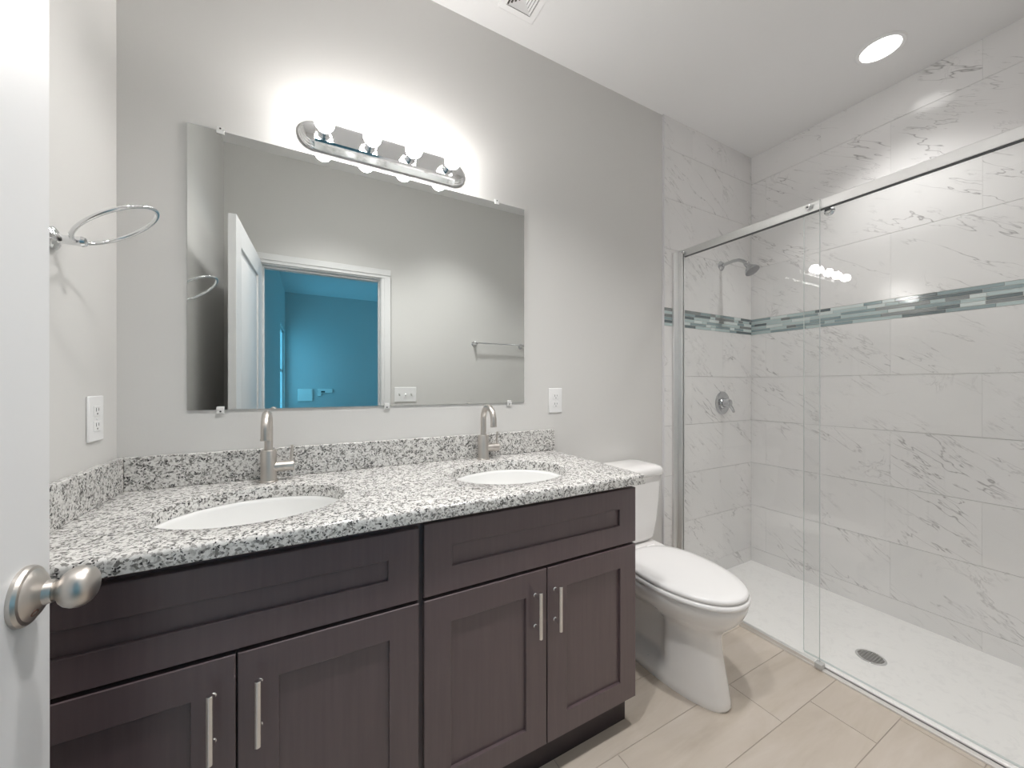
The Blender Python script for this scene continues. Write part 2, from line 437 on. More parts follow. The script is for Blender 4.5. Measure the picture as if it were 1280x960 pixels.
for a, b_, z0, z1 in ((D0, R0, -.05, ZC + .05), (R1, BD1, -.05, ZC + .05), (R0, R1, -.05, .35), (R0, R1, 2.1, ZC + .05)): mb.box(BX1, BX1 + .1, a, b_, z0, z1)
struct(mb.build('wall_bedroom_right', PAINT, smooth=False), 'bedroom wall opposite the bright window, out of the mirror view', 'wall')
mb = MB(); mb.box(XR + WT, BX1 + .1, D0 - .1, D0, -.05, ZC + .05)
struct(mb.build('wall_bedroom_near', PAINT, smooth=False), 'bedroom wall continuing beyond the shower end', 'wall')
def window(name, x0, x1, d0, d1, z0, z1, label):
    m_ = MB(); t = .035; xm = (x0 + x1) / 2
    for a in ((d0, d0 + t, z0, z1), (d1 - t, d1, z0, z1), (d0, d1, z0, z0 + t), (d0, d1, z1 - t, z1), (d0, d1, (z0 + z1) / 2 - .02, (z0 + z1) / 2 + .02)):
        m_.box(xm - .02, xm + .02, *a)
    o = m_.build(name, TRIM, smooth=False); struct(o, label, 'window')
    g = MB(); g.box(xm - .003, xm + .003, d0 + t, d1 - t, z0 + t, z1 - t); g.build('pane', GLASS, o, smooth=False)
    return o
window('window_1', BX0 - .1, BX0, W0, W1, WZ0, WZ1, 'bright daylight window near the far bedroom corner, seen in the mirror')
window('window_2', BX1, BX1 + .1, R0, R1, .35, 2.1, 'large bedroom window out of the mirror view')
def portal(name, loc, rot, sx, sy):
    ld = bpy.data.lights.new(name, 'AREA'); ld.shape = 'RECTANGLE'; ld.size = sx; ld.size_y = sy; ld.cycles.is_portal = True
    o = bpy.data.objects.new(name, ld); C.objects.link(o); o.location = loc; o.rotation_euler = rot
portal('window_daylight', (BX0 - .14, -(W0 + W1) / 2, (WZ0 + WZ1) / 2), (0, -PI / 2, 0), WZ1 - WZ0, W1 - W0)
portal('window_daylight', (BX1 + .14, -(R0 + R1) / 2, 1.22), (0, PI / 2, 0), 1.75, R1 - R0)

BOX = simple('white_wall_box', (.92, .90, .86), .4)
t = thing('intercom_panel', 'square white box on the blue bedroom wall, seen through the doorway in the mirror', 'wall box', V(.40, BD1, 1.05))
mb = MB(); mb.box(.285, .51, BD1 - .035, BD1, .95, 1.165); mb.build('housing', BOX, t, bevel=.008)
mb = MB(); mb.box(.30, .495, BD1 - .042, BD1 - .035, 1.065, 1.155); mb.build('cover', BOX, t, bevel=.004)
t = thing('wall_thermostat', 'wide white thermostat box on the blue bedroom wall, right of the square box', 'thermostat', V(.70, BD1, 1.1))
mb = MB(); mb.box(.585, .82, BD1 - .03, BD1, 1.09, 1.165); mb.box(.585, .645, BD1 - .03, BD1, 1.035, 1.09); mb.build('housing', BOX, t, bevel=.006)
mb = MB(); mb.box(.64, .70, BD1 - .034, BD1 - .03, 1.098, 1.125); mb.build('display', DARKSLOT, t)

# ------------------------------------------------------------------ open door with knob
hinge = Vector((.2035, -1.490, 0)); tip = Vector((.179, -.735, 0))
dirv = (tip - hinge); LL = dirv.length; ang = math.atan2(dirv.y, dirv.x)
def door_mesh():
    m_ = MB(); T = .035; S = .115; z0, z1 = .012, 2.05
    def bx(a0, a1, t0, t1, za, zb): m_.box(a0, a1, -t1, -t0, za, zb)      # local x along leaf, local y = thickness to the left
    bx(0, S, 0, T, z0, z1); bx(LL - S, LL, 0, T, z0, z1)
    for za, zb in ((z0, z0 + .22), (.90, 1.05), (z1 - .125, z1)): bx(S, LL - S, 0, T, za, zb)
    for za, zb in ((z0 + .22, .90), (1.05, z1 - .125)):
        bx(S, LL - S, .010, T - .010, za, zb)
        # bevelled raised field on both faces
        for t0, t1 in ((.010, .003), (T - .010, T - .003)):
            a0, a1, b0, b1 = S + .03, LL - S - .03, za + .03, zb - .03; e = .02
            m_.loft([[Vector((a0, t0, b0)), Vector((a1, t0, b0)), Vector((a1, t0, b1)), Vector((a0, t0, b1))],
                     [Vector((a0 + e, t1, b0 + e)), Vector((a1 - e, t1, b0 + e)), Vector((a1 - e, t1, b1 - e)), Vector((a0 + e, t1, b1 - e))]], False, True)
    return m_
door = door_mesh().build('door_1', DOORP, bevel=.0025, smooth=True, angle=30)
door.location = hinge; door.rotation_euler = (0, 0, ang); door['_w'] = [0, 0, 0]
struct(door, 'white panelled door standing open along the left edge of the photo', 'door')
KX, KZ = LL - .060, .953
kn = MB()
kn.lathe((KX, 0, KZ), (0, -1, 0), [(0, .0365), (.004, .0365), (.0075, .0345), (.0085, .031), (.013, .027), (.017, .020), (.020, .0150), (.027, .0135)], 40)
knr = kn.build('knob_rose', NICKEL, door, angle=28)
kn = MB()
kn.lathe((KX, 0, KZ), (0, -1, 0), [(.0255, .0115), (.0285, .0115), (.031, .0135), (.034, .0185), (.038, .0225), (.044, .0252), (.050, .0258), (.056, .0243), (.061, .0208), (.0645, .0155), (.0660, .009), (.0664, .003)], 40)
kno = kn.build('door_knob', NICKEL, door, angle=60); kno['label'] = 'brushed nickel egg-shaped knob'
kn = MB(); kn.lathe((KX - .0135, -.0125, KZ - .0165), (-.35, -1, -.45), [(0, .0044), (.0035, .0044), (.0036, .0028), (.0015, .0026)], 16)
kn.build('rose_screw', simple('copper_screw', (.45, .28, .22), .35, metal=1), knr)

# ------------------------------------------------------------------ vanity cabinets
ZK, ZD0, ZD1, ZT = .118, .6585, .6675, .861
FD = .5422
def shaker(m_, x0, x1, z0, z1, stile, rail, panel_in=.009):
    f0 = FD - .019; bm = m_.bm
    def loop(i, j, d): return [bm.verts.new(V(x, d, z)) for x, z in ((x0 + i, z0 + j), (x1 - i, z0 + j), (x1 - i, z1 - j), (x0 + i, z1 - j))]
    e = .0018
    ls = [loop(0, 0, f0), loop(0, 0, FD - e), loop(e, e, FD), loop(stile - e * .5, rail - e * .5, FD), loop(stile, rail, FD - e * .5), loop(stile, rail, FD - panel_in)]
    for p, q in zip(ls[:-1], ls[1:]):
        for k in range(4): bm.faces.new((p[k], p[(k + 1) % 4], q[(k + 1) % 4], q[k]))
    bm.faces.new(ls[-1]); bm.faces.new(list(reversed(ls[0])))
def pull(x, z0, z1, parent):
    m_ = MB(); d = FD + .030
    m_.lathe(V(x, d, z0), (0, 0, 1), [(0, .0056), (.001, .0064), (z1 - z0 - .001, .0064), (z1 - z0, .0056)], 18)
    for zz in (z0 + .022, z1 - .022): m_.lathe(V(x, FD, zz), (0, -1, 0), [(0, .0062), (.002, .0045), (.030, .0042)], 14)
    o = m_.build('handle', SATIN, parent); o['label'] = 'satin steel bar handle'; return o
def cabinet(x0, x1, gap_l, gap_r, xm, hx, label, ztop):
    t = thing('vanity_cabinet', label, 'cabinet', V((x0 + x1) / 2, .27, 0), 'espresso vanity cabinets')
    m_ = MB(); th = .016; top = .8745; fb = FD - .0205
    m_.box(x0, x0 + th, .003, fb, ZK - .005, top); m_.box(x1 - th, x1, .003, fb, ZK - .005, top)
    m_.box(x0 + th, x1 - th, .003, .012, ZK, top); m_.box(x0 + th, x1 - th, .012, fb, ZK - .005, ZK + .012)
    # face frame
    m_.box(x0 + th, x0 + .04, fb - .019, fb, ZK + .012, top); m_.box(x1 - .04, x1 - th, fb - .019, fb, ZK + .012, top)
    m_.box(x0 + .04, x1 - .04, fb - .019, fb, .84, top); m_.box(x0 + .04, x1 - .04, fb - .019, fb, .64, .69); m_.box(xm - .02, xm + .02, fb - .019, fb, ZK + .012, .64)
    m_.build('carcass', WOOD, t, smooth=False)
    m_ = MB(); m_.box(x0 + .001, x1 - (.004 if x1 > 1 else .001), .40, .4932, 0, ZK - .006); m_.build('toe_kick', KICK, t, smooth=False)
    a, b_ = x0 + gap_l, x1 - gap_r
    m_ = MB(); shaker(m_, a, b_, ZD1, ztop, .076, .067); m_.build('drawer_front', WOOD, t, smooth=False)
    for p, q, h in ((a, xm - .0018, hx[0]), (xm + .0018, b_, hx[1])):
        m_ = MB(); shaker(m_, p, q, ZK, ZD0, .073, .072); dr = m_.build('door', WOOD, t, smooth=False)
        pull(h, .4715, .6085, dr)
    return t
cabinet(.002, .7487, .004, .006, .3620, (.323, .402), 'espresso shaker vanity cabinet beside the white door, under the left sink', .852)
cabinet(.7489, 1.513, .0075, .001, 1.1370, (1.094, 1.166), 'espresso shaker vanity cabinet next to the toilet, under the right sink', .858)

# ------------------------------------------------------------------ granite countertop with two oval cut-outs
CX1, CD1, CZ0, CZ1 = 1.527, .5716, .8752, .910
SINKS = ((.372, .315), (1.132, .308)); SA, SB = .212, .172
def countertop():
    m_ = MB(); bm = m_.bm; R = .011
    def rect(i): return [V(.001, .001, 0), V(CX1 - i, .001, 0), V(CX1 - i, CD1 - i, 0), V(.001, CD1 - i, 0)]
    def sub(r):
        out = []
        for i in range(4):
            a, b_ = r[i], r[(i + 1) % 4]
            for k in range(12): out.append(a.lerp(b_, k / 12))
        return out
    levels = [(R * (1 - math.sin(t)), CZ1 - R * (1 - math.cos(t))) for t in (0, PI / 8, PI / 4, 3 * PI / 8, PI / 2)] + [(0, CZ0 + .002), (.002, CZ0)]
    loops = [[bm.verts.new((p.x, p.y, z)) for p in sub(rect(i))] for i, z in levels]
    N = len(loops[0])
    for a, b_ in zip(loops[:-1], loops[1:]):
        for i in range(N): bm.faces.new((a[i], a[(i + 1) % N], b_[(i + 1) % N], b_[i]))
    holes = []
    for sx, sd in SINKS:
        hl = []
        for off, z in ((.003, CZ1), (.0009, CZ1 - .0009), (0, CZ1 - .003), (0, CZ0)):
            hl.append([bm.verts.new(V(sx + (SA + off) * math.cos(2 * PI * k / 64), sd + (SB + off) * math.sin(2 * PI * k / 64), z)) for k in range(64)])
        for a, b_ in zip(hl[:-1], hl[1:]):
            for i in range(64): bm.faces.new((a[i], a[(i + 1) % 64], b_[(i + 1) % 64], b_[i]))
        holes.append(hl)
    for outer, idx in ((loops[0], 0), (loops[-1], -1)):
        es = []
        for lp in [outer] + [h[idx] for h in holes]:
            for i in range(len(lp)):
                e = bm.edges.get((lp[i], lp[(i + 1) % len(lp)])) or bm.edges.new((lp[i], lp[(i + 1) % len(lp)])); es.append(e)
        bmesh.ops.triangle_fill(bm, edges=es, use_beauty=True, use_dissolve=False)
    return m_
top = countertop().build('countertop', GRANITE, smooth=True, angle=30)
tag(top, 'white and black speckled granite countertop with two oval sink holes', 'countertop')
mb = MB(); mb.box(.021, CX1, .001, .020, CZ1, 1.009); mb.build('backsplash', GRANITE, top, bevel=.0025)
mb = MB(); mb.box(.001, .0205, .001, CD1 - .012, CZ1, 1.009); mb.build('side_splash', GRANITE, top, bevel=.0025)

def sink(cx, cd, label):
    t = thing('sink', label, 'sink', V(cx, cd, .73), 'oval undermount sinks')
    m_ = MB(); rings = []
    prof = [(1.10, .8742), (1.0, .8742), (.985, .872), (.975, .862), (.955, .835), (.91, .80), (.82, .765), (.66, .738), (.45, .722), (.22, .716), (.11, .715)]
    seg = 56
    for s, z in prof: rings.append([V(cx + SA * s * math.cos(2 * PI * k / seg), cd + SB * s * math.sin(2 * PI * k / seg), z) for k in range(seg)])
    out = [(.12, .703), (.5, .709), (.72, .726), (.90, .762), (.99, .80), (1.03, .85), (1.10, .864)]
    ro = [[V(cx + SA * s * math.cos(2 * PI * k / seg), cd + SB * s * math.sin(2 * PI * k / seg), z) for k in range(seg)] for s, z in out]
    m_.loft(rings + ro, False, False); allr = [rings[0]]; m_.loft([ro[-1], rings[0]], False, False)
    m_.build('basin', SINKM, t, angle=50)
    m_ = MB(); m_.lathe(V(cx, cd, .7145), (0, 0, 1), [(-.012, .022), (0, .028), (.0025, .027), (.003, .021), (.001, .019), (.001, .012), (.003, .008)], 28); m_.build('drain', CHROME, t)
    return t
sink(*SINKS[0], 'white oval sink nearer the door, under the head-on faucet')
sink(*SINKS[1], 'white oval sink nearer the toilet, under the faucet by the outlet')

def faucet(cx, cd, label):
    z = CZ1; t = thing('faucet', label, 'faucet', V(cx, cd, z), 'gooseneck faucets')
    m_ = MB(); m_.lathe(V(cx, cd, z), (0, 0, 1), [(0, .0265), (.003, .0265), (.0045, .0245), (.0045, .0228), (.008, .0224), (.100, .0224), (.102, .0212), (.102, .0130)], 36)
    m_.build('body', NICKEL, t)
    pts = [V(cx, cd, z + .102), V(cx, cd, z + .125), V(cx, cd, z + .160)]; R = .050; zc = z + .170
    for k in range(0, 19):
        a = PI * k / 18; pts.append(V(cx, cd + R - R * math.cos(a), zc + R * math.sin(a)))
    pts += [V(cx, cd + 2 * R, zc - .012), V(cx, cd + 2 * R, zc - .020)]
    m_ = MB(); m_.tube(pts, .0119, 20); m_.lathe(V(cx, cd + 2 * R, zc - .020), (0, 0, -1), [(0, .0131), (.006, .0131), (.006, .010)], 20)
    m_.build('spout', NICKEL, t, angle=50)
    m_ = MB(); m_.lathe(V(cx + .012, cd, z + .046), (1, 0, 0), [(0, .0165), (.030, .0165), (.0305, .0156), (.0314, .0165), (.058, .0165), (.0592, .0155)], 28)
    hd = m_.build('handle', NICKEL, t)
    m_ = MB(); m_.tube([V(cx + .063, cd, z + .052), V(cx + .0635, cd, z + .078), V(cx + .066, cd, z + .112)], [.0048, .0044, .0044], 12); m_.build('lever', NICKEL, hd)
    return t
faucet(.378, .072, 'brushed nickel gooseneck faucet of the sink nearer the door')
faucet(1.135, .062, 'brushed nickel gooseneck faucet of the sink nearer the toilet')

# ------------------------------------------------------------------ mirror
MX0, MX1, MZb, MZt = .160, 1.3655, 1.1415, 2.0335
t = thing('wall_mirror', 'large frameless rectangular mirror above the double vanity', 'mirror', V((MX0 + MX1) / 2, 0, MZb))
m_ = MB(); fs = m_.box(MX0, MX1, .0005, .006, MZb, MZt)
o = m_.build('mirror_glass', [MIRBACK, MIRRORM], t, smooth=False)
for p in o.data.polygons:
    if p.normal.y < -.9: p.material_index = 1
CLEAR = simple('clear_plastic_clip', (.72, .72, .71), .2)
for cx, top_ in ((.243, 0), (.755, 0), (1.288, 0), (.243, 1), (1.225, 1)):
    zz = MZt if top_ else MZb; s = 1 if top_ else -1
    m_ = MB(); m_.box(cx - .010, cx + .010, 0, .0095, min(zz, zz + s * .012), max(zz, zz + s * .012)); m_.box(cx - .010, cx + .010, .0062, .0095, min(zz, zz - s * .010), max(zz, zz - s * .010))
    cl_ = m_.build('mirror_clip', CLEAR, t, bevel=.001)
    m_ = MB(); m_.lathe(V(cx, .0095, zz + s * .006), (0, -1, 0), [(0, .0028), (.0012, .0022)], 12); m_.build('clip_screw', DARKSLOT, cl_)

# ------------------------------------------------------------------ vanity light bar
LX0, LX1, LZ = .508, 1.022, 2.103
t = thing('vanity_light', 'chrome four-bulb vanity light bar over the top edge of the mirror', 'wall light', V((LX0 + LX1) / 2, 0, LZ))
def stadium(x0, x1, r, d, seg=14):
    out = []
    for k in range(seg + 1): a = -PI / 2 + PI * k / seg; out.append(V(x1 + r * math.cos(a), d, LZ + r * math.sin(a)))
    for k in range(seg + 1): a = PI / 2 + PI * k / seg; out.append(V(x0 + r * math.cos(a), d, LZ + r * math.sin(a)))
    return out
m_ = MB()
m_.loft([stadium(LX0, LX1, r, d) for r, d in ((.050, .0064), (.050, .010), (.0465, .0125), (.0455, .0125), (.0445, .0165), (.041, .019), (.040, .019), (.039, .023), (.035, .0255), (.034, .0255), (.033, .029), (.026, .031))])
m_.build('backplate', CHROME, t, angle=25)
m_ = MB()
prof = [(.012, -.050), (.034, -.041), (.040, -.037), (.044, -.030), (.044, .030), (.040, .037), (.034, .041), (.012, .050)]
m_.loft([[V(x, d, LZ + zz) for d, zz in prof] for x in (LX0, LX1)])
m_.build('bar', CHROME, t, smooth=False, bevel=.0015)
for bx in (.538, .690, .837, .988):
    m_ = MB(); m_.lathe(V(bx, .044, LZ), (0, -1, 0), [(0, .0235), (.004, .0235), (.006, .021), (.016, .0195), (.020, .0205), (.022, .0185)], 28)
    so = m_.build('socket', CHROME, t)
    m_ = MB(); r = .031
    pr = [(.062, .0125), (.068, .0140)] + [(.097 - r * math.cos(a), r * math.sin(a)) for a in [PI * k / 14 for k in range(3, 15)]]
    m_.lathe(V(bx, 0, LZ), (0, -1, 0), pr[:-1] + [(.097 + r, .0004)], 28); b_ = m_.build('bulb', BULB, t, angle=80); b_['label'] = 'lit white globe bulb'

# ------------------------------------------------------------------ towel ring, towel bar
t = thing('towel_ring', 'chrome towel ring on the left wall beside the mirror', 'towel ring', V(0, .309, 1.540))
rc = V(.1079, .3204, 1.5846); nrm = Vector((.5773, .077, -.8129)).normalized(); rr = .082
e1 = nrm.cross(Vector((0, 1, 0))).normalized(); e2 = nrm.cross(e1)
ringp = [rc + e1 * (rr * math.cos(2 * PI * k / 64)) + e2 * (rr * math.sin(2 * PI * k / 64)) for k in range(64)]
low = min(ringp, key=lambda p: p.x)
m_ = MB(); ax = (low - V(0, .309, 1.540)); L_ = ax.length
m_.lathe(V(0, .309, 1.540), (1, 0, 0), [(0, .025), (.006, .025), (.009, .021), (.013, .012), (.020, .0095), (.030, .0095)], 30)
m_.lathe(V(.028, .309, 1.540), (1, 0, 0), [(0, .0095), (.010, .010), (.020, .0115), (.026, .009), (.028, .004)], 24)
m_.build('post', CHROME, t, angle=30)
m_ = MB(); m_.tube(ringp, .0042, 14, closed=True); m_.build('ring', CHROME, t, angle=80)

t = thing('towel_bar', 'straight chrome towel bar on the doorway wall, seen in the mirror', 'towel bar', V(1.97, DW, 1.58))
for xx in (1.735, 2.195):
    m_ = MB(); m_.lathe(V(xx, DW, 1.578), (0, 1, 0), [(0, .024), (.006, .024), (.010, .015), (.030, .010), (.052, .011), (.062, .011), (.064, .006)], 26); m_.build('post', CHROME, t, angle=30)
m_ = MB(); m_.lathe(V(1.735, DW - .052, 1.583), (1, 0, 0), [(-.012, .007), (.46 + .012, .007)], 18); m_.build('bar', CHROME, t)

# ------------------------------------------------------------------ outlets and switch
def outlet(face, label):
    """face(u, h, z) -> point: u across, h off the wall, z up"""
    t = thing('electrical_outlet', label, 'outlet', face(0, 0, 0), 'white wall outlets')
    def bx(m_, u0, u1, h0, h1, z0, z1):
        p, q = face(u0, h0, z0), face(u1, h1, z1)
        m_.box(min(p.x, q.x), max(p.x, q.x), min(-p.y, -q.y), max(-p.y, -q.y), min(p.z, q.z), max(p.z, q.z))
    m_ = MB(); bx(m_, -.0385, .0385, 0, .0058, -.059, .059); m_.build('cover_plate', PLASTIC, t, bevel=.003, bseg=3)
    ax = face(0, 1, 0) - face(0, 0, 0)
    for s in (-1, 1):
        m_ = MB(); bx(m_, -.0165, .0165, .0058, .0075, s * .0195 - .0135, s * .0195 + .0135); rc_ = m_.build('receptacle', PLASTIC, t, bevel=.0012)
        m_ = MB()
        bx(m_, -.0072, -.0054, .0075, .0079, s * .0195 - .001, s * .0195 + .0085); bx(m_, .0054, .0072, .0075, .0079, s * .0195 + .0005, s * .0195 + .0080)
        m_.lathe(face(0, .0075, s * .0195 - .007), ax, [(0, .0024), (.0004, .0022)], 12)
        m_.build('slot', DARKSLOT, rc_)
    m_ = MB(); m_.lathe(face(0, .0058, 0), ax, [(0, .003), (.0012, .0024)], 12); m_.build('screw', PLASTIC, t)
    return t
outlet(lambda u, h, z: V(1.543 + u, h, 1.1465 + z), 'white duplex outlet on the mirror wall between mirror and toilet')
outlet(lambda u, h, z: V(h, .1295 - u, 1.1325 + z), 'white duplex outlet on the side wall below the towel ring')
t = thing('light_switch', 'white three-gang light switch plate right of the doorway, seen in the mirror', 'light switch', V(1.151, DW, 1.148))
m_ = MB(); m_.box(1.066, 1.236, DW - .006, DW, 1.09, 1.206); m_.build('cover_plate', PLASTIC, t, bevel=.003, bseg=3)
for k, s in zip((-1, 0, 1), (1, -1, 1)):
    xx = 1.151 + k * .046
    m_ = MB(); m_.loft([[V(xx + a, DW - .006, 1.148 + b_) for a, b_ in ((-.005, -.010), (.005, -.010), (.005, .010), (-.005, .010))],
                        [V(xx + a, DW - .016, 1.148 + s * .006 + b_) for a, b_ in ((-.004, -.004), (.004, -.004), (.004, .004), (-.004, .004))]]); m_.build('toggle', simple('toggle_white', (.7, .7, .69), .35), t)

# ------------------------------------------------------------------ ceiling vent and recessed light
t = thing('ceiling_vent', 'white square ceiling air vent with concentric louvres', 'vent', V(1.262, .193, ZC))
def sq(m_, c, h0, h1, z0, z1):
    cx, cd = c
    a = [V(cx + sx * h0, cd + sd * h0, z0) for sx, sd in ((-1, -1), (1, -1), (1, 1), (-1, 1))]
    b_ = [V(cx + sx * h1, cd + sd * h1, z1) for sx, sd in ((-1, -1), (1, -1), (1, 1), (-1, 1))]
    m_.loft([a, b_], False, False)
c0 = (1.262, .193)
m_ = MB(); m_.box(c0[0] - .058, c0[0] + .058, c0[1] - .058, c0[1] + .058, ZC - .0015, ZC - .0005); m_.build('backing', SLOT, t, smooth=False)
m_ = MB(); sq(m_, c0, .083, .083, ZC, ZC - .005); sq(m_, c0, .083, .079, ZC - .005, ZC - .007); sq(m_, c0, .079, .056, ZC - .007, ZC - .007); sq(m_, c0, .056, .056, ZC - .007, ZC - .001); m_.build('frame', CEIL, t, smooth=False)
for h in (.050, .0385, .027, .0155):
    m_ = MB(); sq(m_, c0, h, h - .0065, ZC - .010, ZC - .004); sq(m_, c0, h - .0065, h - .0065, ZC - .004, ZC - .0035); sq(m_, c0, h - .0065, h, ZC - .0035, ZC - .0095); m_.build('louvre', CEIL, t, smooth=False)
m_ = MB(); m_.box(c0[0] - .005, c0[0] + .005, c0[1] - .005, c0[1] + .005, ZC - .010, ZC - .0015); m_.build('louvre', CEIL, t, smooth=False)
def can_light(x, d, label, watts=FILL_CAN_WATTS, spread=112):
    t = thing('recessed_light', label, 'ceiling light', V(x, d, ZC), 'recessed ceiling lights')
    m_ = MB(); m_.lathe(V(x, d, ZC), (0, 0, -1), [(0, .088), (.003, .088), (.006, .084), (.006, .072), (.002, .070)], 48, cap0=False, cap1=False); m_.build('trim_ring', CEIL, t)
    m_ = MB(); m_.lathe(V(x, d, ZC), (0, 0, -1), [(.0005, .0715), (.0032, .0712), (.009, .060), (.013, .04), (.0145, .015), (.0147, .0005)], 48); m_.build('lens', CANL, t, angle=60)
    ld = bpy.data.lights.new('downlight', 'SPOT'); ld.energy = watts; ld.spot_size = math.radians(spread); ld.spot_blend = 1.0
    ld.shadow_soft_size = .065; ld.color = (1.0, .985, .97)
    lo = bpy.data.objects.new('downlight', ld); C.objects.link(lo); lo.parent = t; lo.location = (0, 0, -.075)
can_light(2.839, .778, 'lit round recessed ceiling light over the shower', SHOWER_WATTS, 112)
can_light(.66, .90, 'added out-of-view fill downlight above the floor before the left sink')  # fill lamp added out of view to brighten cabinets and floor
can_light(1.48, .92, 'added out-of-view fill downlight above the floor before the right sink')  # second added fill lamp, also out of view

# ------------------------------------------------------------------ toilet
TX = 1.868
t = thing('toilet', 'white two-piece toilet with closed lid between vanity and shower', 'toilet', V(TX, .35, 0))
def egg(w_, db, df, z, seg=56, dent=None, pw=1.0, mid=None):
    pts = []
    dm = db + (df - db) * .46 if mid is None else mid
    for k in range(seg):
        a = 2 * PI * k / seg; c, s = math.cos(a), math.sin(a)
        d = dm + (df - dm) * (abs(c) ** pw) * (1 if c > 0 else 0) - (dm - db) * (abs(c) ** (.75 if c < 0 else 1)) * (1 if c < 0 else 0)
        x = w_ * (abs(s) ** .92) * (1 if s >= 0 else -1)
        if dent: x *= dent(d, z)
        pts.append(V(TX + x, d, z))
    return pts
def sm(a, b_, x): q = max(0, min(1, (x - a) / (b_ - a))); return q * q * (3 - 2 * q)
def dent(d, z):
    k = sm(.455, .405, d) * sm(.045, .075, z) * sm(.34, .24, z)
    return 1 - .46 * k
m_ = MB()
lv = [(0.0, .104, .10, .655), (.012, .107, .095, .660), (.03, .106, .097, .658), (.05, .104, .10, .654), (.075, .103, .11, .650), (.11, .101, .12, .643), (.15, .099, .12, .635), (.20, .098, .12, .626),
      (.24, .100, .12, .621), (.265, .106, .115, .624), (.285, .120, .11, .638), (.305, .140, .10, .658), (.33, .160, .09, .680), (.355, .175, .085, .697), (.38, .184, .08, .708), (.398, .187, .08, .712), (.408, .184, .083, .708)]
m_.loft([egg(w_, db, df, z, dent=dent) for z, w_, db, df in lv])
m_.build('bowl', CERAMIC, t, angle=70)
def rbox(x0, x1, d0, d1, r, z, seg=7):
    out = []
    for cx, cd, a0 in ((x1 - r, d1 - r, 0), (x0 + r, d1 - r, PI / 2), (x0 + r, d0 + r, PI), (x1 - r, d0 + r, 3 * PI / 2)):
        for k in range(seg + 1):
            a = a0 + PI / 2 * k / seg; out.append(V(cx + r * math.cos(a), cd + r * math.sin(a), z))
    return out
m_ = MB(); m_.loft([rbox(TX - w_, TX + w_, .045, df, .045, z) for z, w_, df in ((.30, .10, .22), (.35, .125, .25), (.40, .150, .27), (.428, .158, .275), (.438, .155, .272))]); m_.build('deck', CERAMIC, t, angle=60)
m_ = MB()
m_.loft([rbox(TX - w_, TX + w_, .022 + i, .205 - i2, .035, z) for z, w_, i, i2 in ((.438, .120, .02, .045), (.446, .150, .010, .028), (.465, .163, .004, .016), (.55, .176, .0, .008), (.66, .188, .0, .004), (.772, .196, .0, .0))]); m_.build('tank', CERAMIC, t, angle=60)
m_ = MB()
m_.loft([rbox(TX - .204 + i, TX + .204 - i, .012 + i * .5, .216 - i, .04, z) for z, i in ((.7725, .004), (.776, .0), (.796, .0), (.806, .003), (.814, .011), (.819, .026), (.822, .05))]); m_.build('tank_lid', CERAMIC, t, angle=60)
def ring_pts(s, z, df=.716, w_=.186, db=.215): return egg(w_ * s, db + (1 - s) * .2, df - (1 - s) * .22, z, mid=.43)
m_ = MB(); m_.loft([ring_pts(s, z) for s, z in ((.97, .409), (.998, .412), (1.004, .418), (.998, .426), (.97, .429))]); m_.build('seat', SEATM, t, angle=60)
m_ = MB(); m_.loft([ring_pts(s, z) for s, z in ((.93, .4295), (.962, .432), (.978, .438), (.972, .445), (.935, .450), (.80, .4535), (.5, .4555), (.2, .456))]); m_.build('lid', SEATM, t, angle=70)
for sx in (-1, 1):
    m_ = MB(); m_.lathe(V(TX + sx * .07 - .025, .232, .440), (1, 0, 0), [(0, .010), (.002, .0125), (.048, .0125), (.05, .010)], 18); m_.build('hinge', SEATM, t)
    m_ = MB(); m_.lathe(V(TX + sx * .083, .36, .040), (0, 0, 1), [(0, .014), (.010, .013), (.016, .009), (.018, .002)], 18); m_.build('bolt_cap', SEATM, t)

# ------------------------------------------------------------------ shower base, drain
PX0 = 2.4372
m_ = MB()
m_.box(PX0, XR - TT, TT, DW - TT, -.05, .010)
m_.loft([[V(PX0 + a, d, z) for a, z in ((0, -.05), (0, .016), (.004, .020), (.016, .020), (.022, .011), (.022, -.05))] for d in (TT, DW - TT)])
pan = m_.build('shower_tray', PAN, smooth=False); tag(pan, 'white low-rim shower tray with faint grey mottling', 'shower tray')
t = thing('shower_drain', 'round chrome drain grate in the white shower tray', 'drain', V(2.690, .794, .010))
m_ = MB(); m_.lathe(V(2.690, .794, .010), (0, 0, 1), [(0, .052), (.002, .052), (.0035, .050), (.0035, .044), (.001, .043)], 40, cap1=False); m_.build('rim', CHROME, t, angle=30)
m_ = MB(); m_.lathe(V(2.690, .794, .0102), (0, 0, 1), [(0, .0435), (.0006, .0435)], 40); m_.build('well', DARKSLOT, t)
m_ = MB()
for k in range(-4, 5):
    h = math.sqrt(max(0, .043 ** 2 - (k * .0098) ** 2))
    if h > .006:
        m_.box(2.690 + k * .0098 - .0033, 2.690 + k * .0098 + .0033, .794 - h, .794 + h, .0108, .0130); m_.box(2.690 - h, 2.690 + h, .794 + k * .0098 - .0033, .794 + k * .0098 + .0033, .0108, .0130)
m_.build('grate', ALU, t, smooth=False)

